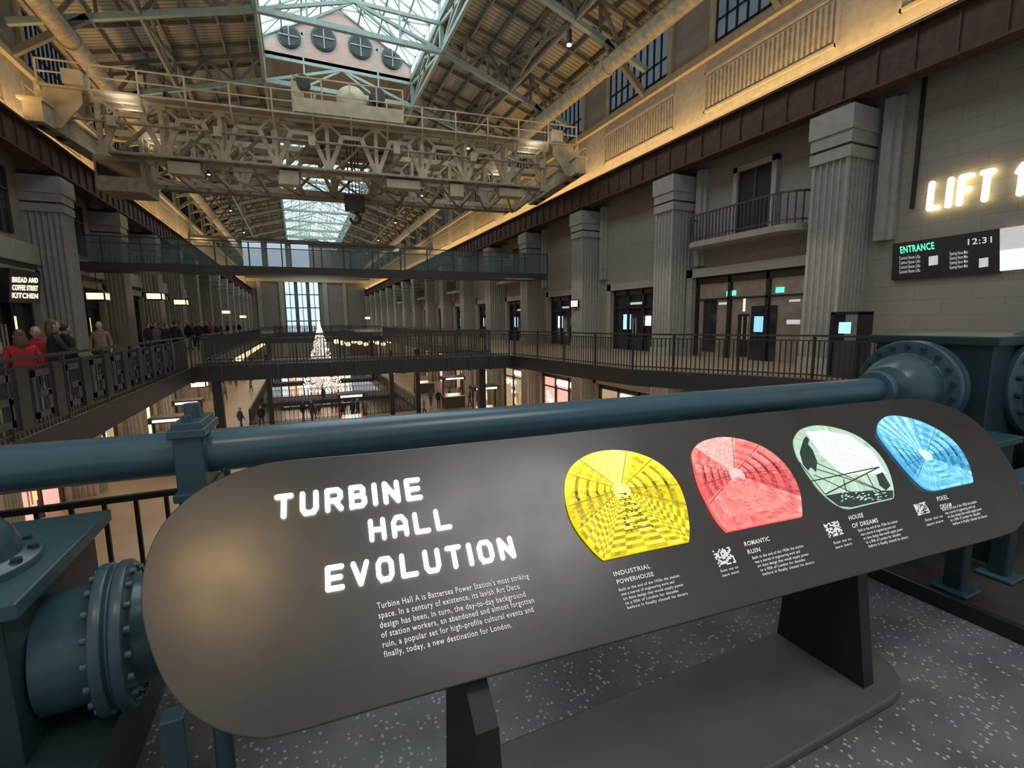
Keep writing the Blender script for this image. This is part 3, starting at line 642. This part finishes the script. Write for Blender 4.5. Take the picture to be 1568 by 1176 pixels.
def cr_(P,n=5):
    out=[];N=len(P)
    for i in range(N):
        p0,p1,p2,p3=P[i-1],P[i],P[(i+1)%N],P[(i+2)%N]
        for k in range(n):
            t=k/n; out.append(.5*((2*p1)+(-p0+p2)*t+(2*p0-5*p1+4*p2-p3)*t*t+(-p0+3*p1-3*p2+p3)*t**3))
    return out
w=cr_(w); cen=sum(w,Vector())/len(w)
b=MB(); b.prism([p for p in w],-PN*.022,PANEL); par(b.build('top',bevel=.004))
b=MB(); b.prism([cen+(p-cen)*.985-PN*.023 for p in w],-PN*.03,BLACK)
q=[cen+PA*s*1.3+PB*t*.18-PN*.054 for s,t in ((-1,-1),(1,-1),(1,1),(-1,1))]; b.prism(q,-PN*.1,BLACK)
def zpan(x,y):
    P=PP-PN*.06; return P.z+( (P-Vector((x,y,0))).dot(Vector((PN.x,PN.y,0))) )/PN.z
for x in (.42,2.17):
    y0,y1=1.10,1.42; y2=1.16; y3=1.36
    b.prism([(x-.035,y0-.04,.04),(x-.035,y1+.05,.04),(x-.035,y3+.05,zpan(x,y3+.05)),(x-.035,y2-.03,zpan(x,y2-.03))],(.07,0,0),BLACK)
par(b.build('stand'))
b=MB(); pts=[(x,y) for x,y in ((.3,.98),(2.2,.98))]+[(2.2+.25*math.sin(t*math.pi/10),1.23-.25*math.cos(t*math.pi/10)) for t in range(1,10)]+[(2.2,1.48),(.3,1.48)]+[(.3-.25*math.sin(t*math.pi/10),1.23+.25*math.cos(t*math.pi/10)) for t in range(1,10)]
b.prism([(x,y,0) for x,y in pts],(0,0,.04),PLIN); par(b.build('plinth',bevel=.01))
def T(s,bl,br,tl,m,name,bold=0): 
    par(text3(s,pp(*bl),pp(*br),pp(*tl),m,name,None,0,bold,.003))
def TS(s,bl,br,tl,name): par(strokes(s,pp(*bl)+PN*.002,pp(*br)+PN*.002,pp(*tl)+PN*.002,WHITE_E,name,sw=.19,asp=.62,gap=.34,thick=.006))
TS('TURBINE',(420,797),(647,765),(413,761),'title_1')
TS('HALL',(567,831),(692,810),(561,797),'title_2')
TS('EVOLUTION',(499,908),(790,855),(494,869),'title_3')
para=["Turbine Hall A is Battersea Power Station's most striking","space. In a century of existence, its lavish Art Deco","design has been, in turn, the day-to-day background","of station workers, an abandoned and almost forgotten","ruin, a popular set for high-profile cultural events and","finally, today, a new destination for London."]
ends=[(810,886),(796,902),(805,914),(818,923),(817,937),(784,961)]
for k,t in enumerate(para):
    x,y=578+k*2.1,933+k*14.8; T(t,(x,y),ends[k],(x-1.6,y-9.5),WHITE,'text_%d'%k,.012)
def cap(px,py,l1,l2,sl,nl,wd,k):
    T(l1,(px,py),(px+len(l1)*wd,py-len(l1)*wd*sl),(px-2,py-6.5),WHITE,'cap_%d_a'%k,.02)
    if l2: T(l2,(px+5,py+12),(px+5+len(l2)*wd,py+12-len(l2)*wd*sl),(px+3,py+5.5),WHITE,'cap_%d_b'%k,.02)
cap(940,883,'INDUSTRIAL','POWERHOUSE',.23,0,5.6,1); cap(1140,837,'ROMANTIC','RUIN',.23,0,4.8,2); cap(1300,797,'HOUSE','OF DREAMS',.23,0,4.4,3); cap(1435,768,'PIXEL','DREAM',.23,0,3.4,4)
txt=["Built at the end of the 1920s the station","was a marvel of engineering work and","art deco design that would supply power","to a fifth of London for decades","before it finally closed its doors"]
for c,(x0,y0,wd,dx,dy,kk) in enumerate(((948,906,92,3.2,6.8,5),(1152,857,78,4,6.2,5),(1314,815,60,4,6,5),(1443,783,52,4,5.4,5))):
    for k in range(kk):
        x,y=x0+dx*k,y0+dy*k; ww=wd*(1 if k%2==0 else .88); T(txt[k],(x,y),(x+ww,y-ww*.245),(x-1.5,y-4.2),WHITE,'body_%d_%d'%(c,k),.015)
b=MB()
for (x,y,s) in ((1090,844,26),(1260,803,22),(1398,773,18)):
    A=pp(x,y);B=pp(x+s,y-s*.26);C=pp(x+s*.42,y+s*.95); n=11
    for i in range(n):
        for j in range(n):
            if random.random()<.62 or (i in(0,n-1) and j in (0,n-1)):
                p=A+(B-A)*i/n+(C-A)*j/n+PN*.002; b.add([p,p+(B-A)/n,p+(B-A)/n+(C-A)/n,p+(C-A)/n],[(0,1,2,3)],WHITE)
par(b.build('qr_codes'))
for c,(x,y) in enumerate(((1103,877),(1276,834),(1416,799))):
    T('Scan me to',(x,y),(x+27,y-7),(x-1,y-4),WHITE,'scan_a%d'%c,.015); T('learn more',(x+3,y+7),(x+28,y),(x+2,y+3),WHITE,'scan_b%d'%c,.015)
# picture discs : back-lit duotone photographs, printed as many small tone patches in perspective
def emm(n,c,s): 
    return mat(n,tuple(x*.5 for x in c),.5,em=c,es=s,var=.35,scale=40)
DISC=[([(866,770),(864,745),(870,722),(884,706),(908,694),(940,690),(975,695),(1008,710),(1033,735),(1047,765),(1054,800),(1054.5,826),(1053,830.5),(1048,832),(990,844),(932,857),(925,858.5),(920,856),(906,843),(885,817),(873,795)],[(.10,.07,0),(.38,.29,0),(.72,.60,.0),(.92,.82,.02),(1,.96,.22)],(948,752)),
 ([(1060,712),(1058,696),(1066,682),(1082,674),(1108,670),(1140,675),(1170,687),(1195,706),(1213,730),(1224,757),(1227,788),(1226,792.5),(1220,794),(1170,804),(1118,815),(1112,816.5),(1107,812),(1095,798),(1080,771),(1067,742)],[(.14,.01,.015),(.42,.04,.05),(.72,.12,.11),(.88,.24,.21),(1,.50,.45)],(1122,728)),
 ([(1214,680),(1218,666),(1228,657),(1250,652),(1280,656),(1312,668),(1338,688),(1356,712),(1366,740),(1368,760),(1366,764),(1360,766),(1330,773),(1306,779),(1300,780),(1288,778),(1270,767),(1248,745),(1222,705)],[(.02,.035,.03),(.12,.2,.15),(.34,.50,.38),(.52,.70,.55),(.80,.93,.80)],(1290,700)),
 ([(1342,660),(1345,647),(1357,638),(1378,638),(1408,646),(1440,662),(1464,682),(1480,708),(1488,736),(1487,740),(1482,741),(1455,747),(1432,752),(1426,752),(1412,747),(1392,728),(1362,692),(1347,672)],[(.01,.05,.12),(.03,.2,.36),(.08,.40,.64),(.20,.62,.85),(.62,.90,1)],(1414,700))]
for d,(o,tones,vp) in enumerate(DISC):
    # nine tones, interpolated, so the print reads as a continuous-tone duotone
    full=[]
    for k in range(9):
        t=k/2; i0=min(3,int(t)); f=t-i0; full.append(tuple(a+(c-a)*f for a,c in zip(tones[i0],tones[i0+1])))
    ms9=[emm('disc_%d_tone_%d'%(d,k),c,.8) for k,c in enumerate(full)]; ms=[ms9[k*2] for k in range(5)]
    P=[pp(*q) for q in o]; P=cr_(P,6); b=MB(); b.prism([p+PN*.001 for p in P],PN*.003,ms[2])
    V=pp(*vp)+PN*.006; N_=len(P); P=[p+PN*.006 for p in P]
    LV=[0]
    def poly(pts,m): 
        LV[0]+=.000004; b.add([p+PN*LV[0] for p in pts],[tuple(range(len(pts)))],m)
    def strip(a,c_,w_,m): 
        v=(c_-a); r=v.cross(PN).normalized()*w_/2; poly([a-r,a+r,c_+r,c_-r],m)
    rr=random.Random(d+5)
    E=lambda i,s:V+(P[i%N_]-V)*s
    cl=lambda t:ms9[max(0,min(8,int(round(t))))]
    if d!=2:
        J=22; fs=[]
        for i in range(N_):
            dr=(P[i]-V).normalized(); up=dr.dot(PB); sd=dr.dot(PA); ang=math.atan2(sd,up)
            for j in range(J):
                s0=.14+.85*(j/J)**1.5; s1=.14+.85*((j+1)/J)**1.5
                if up>.80: t=7.5 if d!=3 else 5+2*((i//2)%2)          # rooflight
                elif up>.45: t=5.5-1.5*((j//2)%2)+(.8 if (i//3)%2 else 0)   # roof slopes with trusses
                elif up>-.1: t=(6,6,2,5)[j%4]-(1.5 if up<.1 else 0)       # piers of the side walls
                elif up>-.45: t=4-((j//2)%2)*1.5                           # gallery edge
                else: t=(2.5+3.5*((j+i//3)%2)) if d==0 else (5+((j//3)%2)) # floor, machines
                fs.append(E(i,s0)); poly([E(i,s0),E(i,s1),E(i+1,s1),E(i+1,s0)],cl(t+rr.uniform(-.7,.7)))
        poly([E(i,.15) for i in range(N_)],ms9[8])
        for i in range(N_):
            dr=(P[i]-V).normalized(); up=dr.dot(PB)
            for u0 in (.8,.45,-.1,-.45):
                dn=(P[(i+1)%N_]-V).normalized().dot(PB)
                if (up-u0)*(dn-u0)<0: strip(E(i,.14),E(i,.985),.003,ms9[1])
        if d==0:
            for j in range(13):
                t=.02+j*.0125; wd=.012+t*.32
                strip(V-PB*t-PA*wd,V-PB*t+PA*wd,.0035,ms9[(0,7)[j%2]])
                for k in range(6): xx=(rr.random()-.5)*2*wd; strip(V-PB*(t+.005)+PA*xx,V-PB*(t+.005)+PA*(xx+.009),.007,ms9[(8,0,5,1)[k%4]])
        if d==1:
            poly([V+PA*.02-PB*.02,V+PA*.12-PB*.165,V-PA*.05-PB*.165,V-PA*.02-PB*.02],ms9[6])
            for k in range(40): t=.03+rr.random()*.13; xx=(rr.random()-.4)*t*1.1; strip(V-PB*t+PA*xx,V-PB*(t+.003)+PA*(xx+.012),.005,ms9[rr.choice((3,4,7))])
        if d==3:
            for j in range(8): t=.02+j*.016; strip(V-PB*t-PA*(.01+t*.25),V-PB*t+PA*(.01+t*.25),.004,ms9[(8,2)[j%2]])
    else:
        B_=lambda x,y:pp(x,y)+PN*.006
        for i in range(N_): poly([V,E(i,.985),E(i+1,.985)],cl(5+rr.uniform(-.6,.6)))
        poly([B_(*q) for q in ((1232,662),(1262,660),(1300,668),(1335,692),(1356,726),(1290,728),(1258,700))],ms9[8])
        for k in range(9): strip(B_(1254+k*11,658+k*5),B_(1272+k*11,722+k*1),.0022,ms9[5])
        for k in range(6): strip(B_(1250,668+k*10),B_(1326+k*6,686+k*9),.0022,ms9[5])
        for A_,C_ in (((1225,700),(1362,758)),((1240,738),(1345,716)),((1262,758),(1345,716)),((1245,728),(1330,768)),((1290,735),(1300,776)),((1325,725),(1345,765)),((1238,716),(1300,735)),((1222,708),(1262,758)),((1300,735),(1362,758))): strip(B_(*A_),B_(*C_),.006,ms9[0])
        for q in ([(1229,674),(1233,669),(1238,674),(1236,681),(1243,690),(1250,708),(1248,724),(1240,716),(1236,722),(1228,712),(1223,694),(1226,684)],[(1262,760),(1290,755),(1330,752),(1366,752),(1366,763),(1302,778),(1283,776)],[(1340,728),(1350,724),(1362,745),(1355,752),(1345,744)]): poly([B_(*t) for t in q],ms9[0])
        for k in range(60): x=1285+rr.random()*70;y=752+rr.random()*16-(x-1320)*.05; strip(B_(x,y),B_(x+3,y-1),.004,ms9[rr.choice((8,5,3))])
    par(b.build('picture_disc_%d'%(d+1)))
# ---------------------------------------------------------------- people
SKIN=mat('skin',(.50,.31,.23),.6); 
HAIRS=[mat('hair_dark',(.03,.02,.015),.6),mat('hair_brown',(.12,.06,.03),.6),mat('hair_grey',(.3,.28,.26),.6)]
def cloth(n,c): return mat(n,c,.85,bump=.1,scale=12)
CL_={'red':cloth('red_coat',(.42,.02,.035)),'black':cloth('black_coat',(.018,.018,.02)),'navy':cloth('navy_coat',(.03,.04,.07)),'grey':cloth('grey_coat',(.13,.13,.14)),'tan':cloth('tan_coat',(.26,.18,.11)),'jean':cloth('jeans',(.05,.07,.12))}
CACHE={}
def person(loc,head,top,leg,hair,stride=.0,h=1.7,arms=0,longhair=False):
    key=(top.name,leg.name,hair.name,stride,arms,longhair)
    if key in CACHE:
        ob=bpy.data.objects.new('person',CACHE[key]); S.collection.objects.link(ob); ob.location=loc; ob.rotation_euler=(0,0,head); k=h/1.72; ob.scale=(k,k,k); return ob
    V=[];E=[];R=[]
    def v(p,r,par_=None):
        V.append(p);R.append(r)
        if par_ is not None: E.append((par_,len(V)-1))
        return len(V)-1
    pel=v((0,0,.95),(.17,.13)); sp1=v((0,.0,1.12),(.155,.12),pel); ch=v((0,.0,1.3),(.175,.125),sp1); nb=v((0,-.005,1.43),(.08,.075),ch); nk=v((0,.005,1.5),(.052,.055),nb); v((0,.01,1.56),(.05,.055),nk)
    for s in (-1,1):
        sh=v((s*.17,0,1.385),(.068,.068),ch)
        if arms: el=v((s*.25,.1,1.15),(.052,.052),sh); wr=v((s*.16,.32,1.12),(.032,.032),el); fd=Vector((-s*.3,.9,-.1))
        else: el=v((s*.245,-.03+s*stride*.15,1.12),(.055,.055),sh); wr=v((s*.25,.06+s*stride*.3,.88),(.034,.032),el); fd=Vector((0,.15,-1))
        fd.normalize(); W=Vector(V[wr]); pm=v(tuple(W+fd*.07),(.035,.02),wr)
        sd=Vector((0,1,.1)) if not arms else Vector((1,0,.0)); 
        for k in range(4):
            a=W+fd*.1+sd*(k-1.5)*.021; L=(.065,.08,.075,.055)[k]; i=v(tuple(a),(.0095,.0095),pm); j=v(tuple(a+fd*L*.5+Vector((-s*.006,0,0))),(.009,.009),i); v(tuple(a+fd*L+Vector((-s*.02,0,0))),(.008,.008),j)
        i=v(tuple(W+fd*.04+sd*.035),(.011,.011),wr); v(tuple(W+fd*.085+sd*.055),(.009,.009),i)
        hp=v((s*.09,0,.88),(.1,.105),pel); kn=v((s*.095,.02-s*stride*.28,.49),(.064,.068),hp); an=v((s*.095,-.01-s*stride*.5,.09),(.044,.047),kn); v((s*.1,.14-s*stride*.5,.04),(.042,.034),an)
    me=bpy.data.meshes.new('p'); me.from_pydata(V,E,[]); o=bpy.data.objects.new('p',me); S.collection.objects.link(o)
    m=o.modifiers.new('s','SKIN'); m.use_smooth_shade=True
    for i,r in enumerate(R): me.skin_vertices[0].data[i].radius=r
    me.skin_vertices[0].data[0].use_root=True
    o.modifiers.new('u','SUBSURF').levels=1
    bpy.context.view_layer.update()
    m2=bpy.data.meshes.new_from_object(o.evaluated_get(bpy.context.evaluated_depsgraph_get())); bpy.data.objects.remove(o)
    for mm in (top,leg,SKIN,hair,HAIRS[0]): m2.materials.append(mm)
    for p in m2.polygons:
        c=p.center; hand=(abs(c.x)>.19 and c.z<.9 and c.z>.6 and not arms) or (arms and c.y>.3)
        p.material_index=2 if (hand or c.z>1.5) else (0 if c.z>.82 else (1 if c.z>.1 else 4)); p.use_smooth=True
    bm=bmesh.new(); bm.from_mesh(m2)
    def ball(c,sx,sy,sz,mi,seg=16):
        r=bmesh.ops.create_uvsphere(bm,u_segments=seg,v_segments=10,radius=1); 
        for q in r['verts']:
            q.co=Vector((c[0]+q.co.x*sx,c[1]+q.co.y*sy,c[2]+q.co.z*sz))
        fs=set(f for q in r['verts'] for f in q.link_faces)
        for f in fs: f.material_index=mi; f.smooth=True
    ball((0,.015,1.61),.075,.095,.115,2); ball((0,.04,1.555),.05,.06,.05,2)
    ball((0,-.008,1.64),.084,.098,.105,3)
    if longhair: ball((0,-.05,1.52),.1,.065,.17,3)
    ball((0,.112,1.6),.012,.018,.02,2,seg=8)
    for s in (-1,1): ball((s*.03,.1,1.625),.011,.008,.008,4,seg=8); ball((s*.078,.01,1.61),.012,.02,.03,2,seg=8)
    ball((0,.1,1.565),.022,.008,.006,0,seg=8)
    ball((0,-.02,1.46),.1,.085,.05,0)
    bm.to_mesh(m2); bm.free(); CACHE[key]=m2
    ob=bpy.data.objects.new('person',m2); S.collection.objects.link(ob); ob.location=loc; ob.rotation_euler=(0,0,head); k=h/1.72; ob.scale=(k,k,k); return ob
def gp(x,X):
    d=ray(x,520); t=X/d.x; return (X,d.y*t,0)
person(gp(30,-4.3),math.radians(30),CL_['red'],CL_['jean'],HAIRS[1],.1,1.56,longhair=True)
person(gp(56,-4.75),math.radians(200),CL_['red'],CL_['black'],HAIRS[2],0,1.6)
person(gp(82,-4.4),math.radians(-60),CL_['black'],CL_['black'],HAIRS[1],.1,1.74,arms=1,longhair=True)
person(gp(101,-4.8),math.radians(-40),CL_['black'],CL_['jean'],HAIRS[0],.0,1.66)
person(gp(154,-5.8),math.radians(180),CL_['tan'],CL_['black'],HAIRS[2],.2,1.72)
for i,(x,t,st_) in enumerate(((228,'black',.3),(234,'black',0),(240,'grey',.3),(246,'navy',0),(256,'black',.3),(264,'grey',0),(270,'black',.3),(278,'tan',.3),(290,'black',.3),(298,'navy',0),(306,'black',.3),(318,'navy',.3),(325,'red',0),(330,'black',.3),(340,'grey',0),(350,'black',.3),(360,'tan',0),(368,'black',.3))):
    person(gp(x,-5.2-random.random()*2.2),random.random()*6,CL_[t],CL_['black'],HAIRS[i%3],st_,1.62+random.random()*.18)
for i,(x,y,t,st_) in enumerate(((689,622,'black',.3),(704,621,'grey',.3),(640,612,'black',.3),(526,646,'black',.3),(541,644,'navy',0),(549,643,'black',.3),(560,646,'grey',.3),(734,630,'black',0),(375,650,'navy',.3),(404,648,'black',.3),(337,655,'black',0),(650,640,'tan',.3),(660,622,'grey',.3),(672,626,'black',0),(720,624,'navy',.3),(330,600,'black',.3),(345,612,'tan',.3),(362,592,'black',0),(375,580,'navy',.3),(352,575,'black',.3),(385,600,'grey',.3),(340,590,'black',0),(465,646,'black',.3),(478,644,'navy',.3))):
    p=on_z(x,y,-6); p.x=max(-8.2,min(14.2,p.x))
    if -4.2<p.x<9.4 and p.y>VY-.6: p.y=VY-.8-random.random()*3
    person(p,random.random()*6,CL_[t],CL_['jean'],HAIRS[i%3],st_,1.7)
for i in range(10): person((-1+random.random()*8,69+random.random()*7,-11.5),random.random()*6,CL_['black'],CL_['jean'],HAIRS[i%3],.3,1.7)
# ---------------------------------------------------------------- lights
def area(name,loc,sx,sy,e,col,rot):
    l=bpy.data.lights.new(name,'AREA'); l.shape='RECTANGLE'; l.size=sx; l.size_y=sy; l.energy=e; l.color=col
    o=bpy.data.objects.new(name,l); S.collection.objects.link(o); o.location=loc; o.rotation_euler=rot; return o
WARM=(1,.64,.24)
area('cornice_strip_light',(15.8,60,9.5),.25,122,1700,WARM,(math.pi,math.radians(-12),0))
area('cornice_strip_light',(-9.5,62,9.5),.25,114,1700,WARM,(math.pi,math.radians(12),0))
area('gallery_fill',(13,60,4.3),2,110,600,(1,.88,.74),(0,0,0))  # unseen area light added to brighten the right gallery and its columns
area('lower_fill',(12.5,62,-.7),4,110,1000,(1,.78,.52),(0,0,0))  # added one-sided fills for the lower floor, invisible from above
area('lower_fill',(-7,62,-.7),4,110,1300,(1,.78,.52),(0,0,0))
area('lower_fill',(3,30,-.7),8,12,200,(1,.82,.62),(0,0,0))
area('basement_light',(3,72,-6.6),10,30,700,(1,.8,.6),(0,0,0))
area('roof_fill',(12,60,10.5),.6,110,450,(1,.93,.82),(math.pi,0,0))  # invented uplights, both sides, added to brighten the ceiling sheets
area('roof_fill',(-6,60,10.5),.6,110,450,(1,.93,.82),(math.pi,0,0))
area('panel_glow_lamp',(-.95,.4,4.2),.5,.5,11,(1,.66,.30),(0,0,0))  # unseen lamp placed overhead for the golden glow on the panel
area('foreground_fill',(2.5,-.5,6),3,2,75,(.93,.96,1),(0,0,0))  # unseen fill added near the camera to light panel and floor
W=bpy.data.worlds.new('world'); S.world=W; W.use_nodes=True; bg=W.node_tree.nodes['Background']; bg.inputs[0].default_value=(.90,.95,1,1); bg.inputs[1].default_value=.33
S.view_settings.view_transform='Standard'
S.view_settings.exposure=0.3
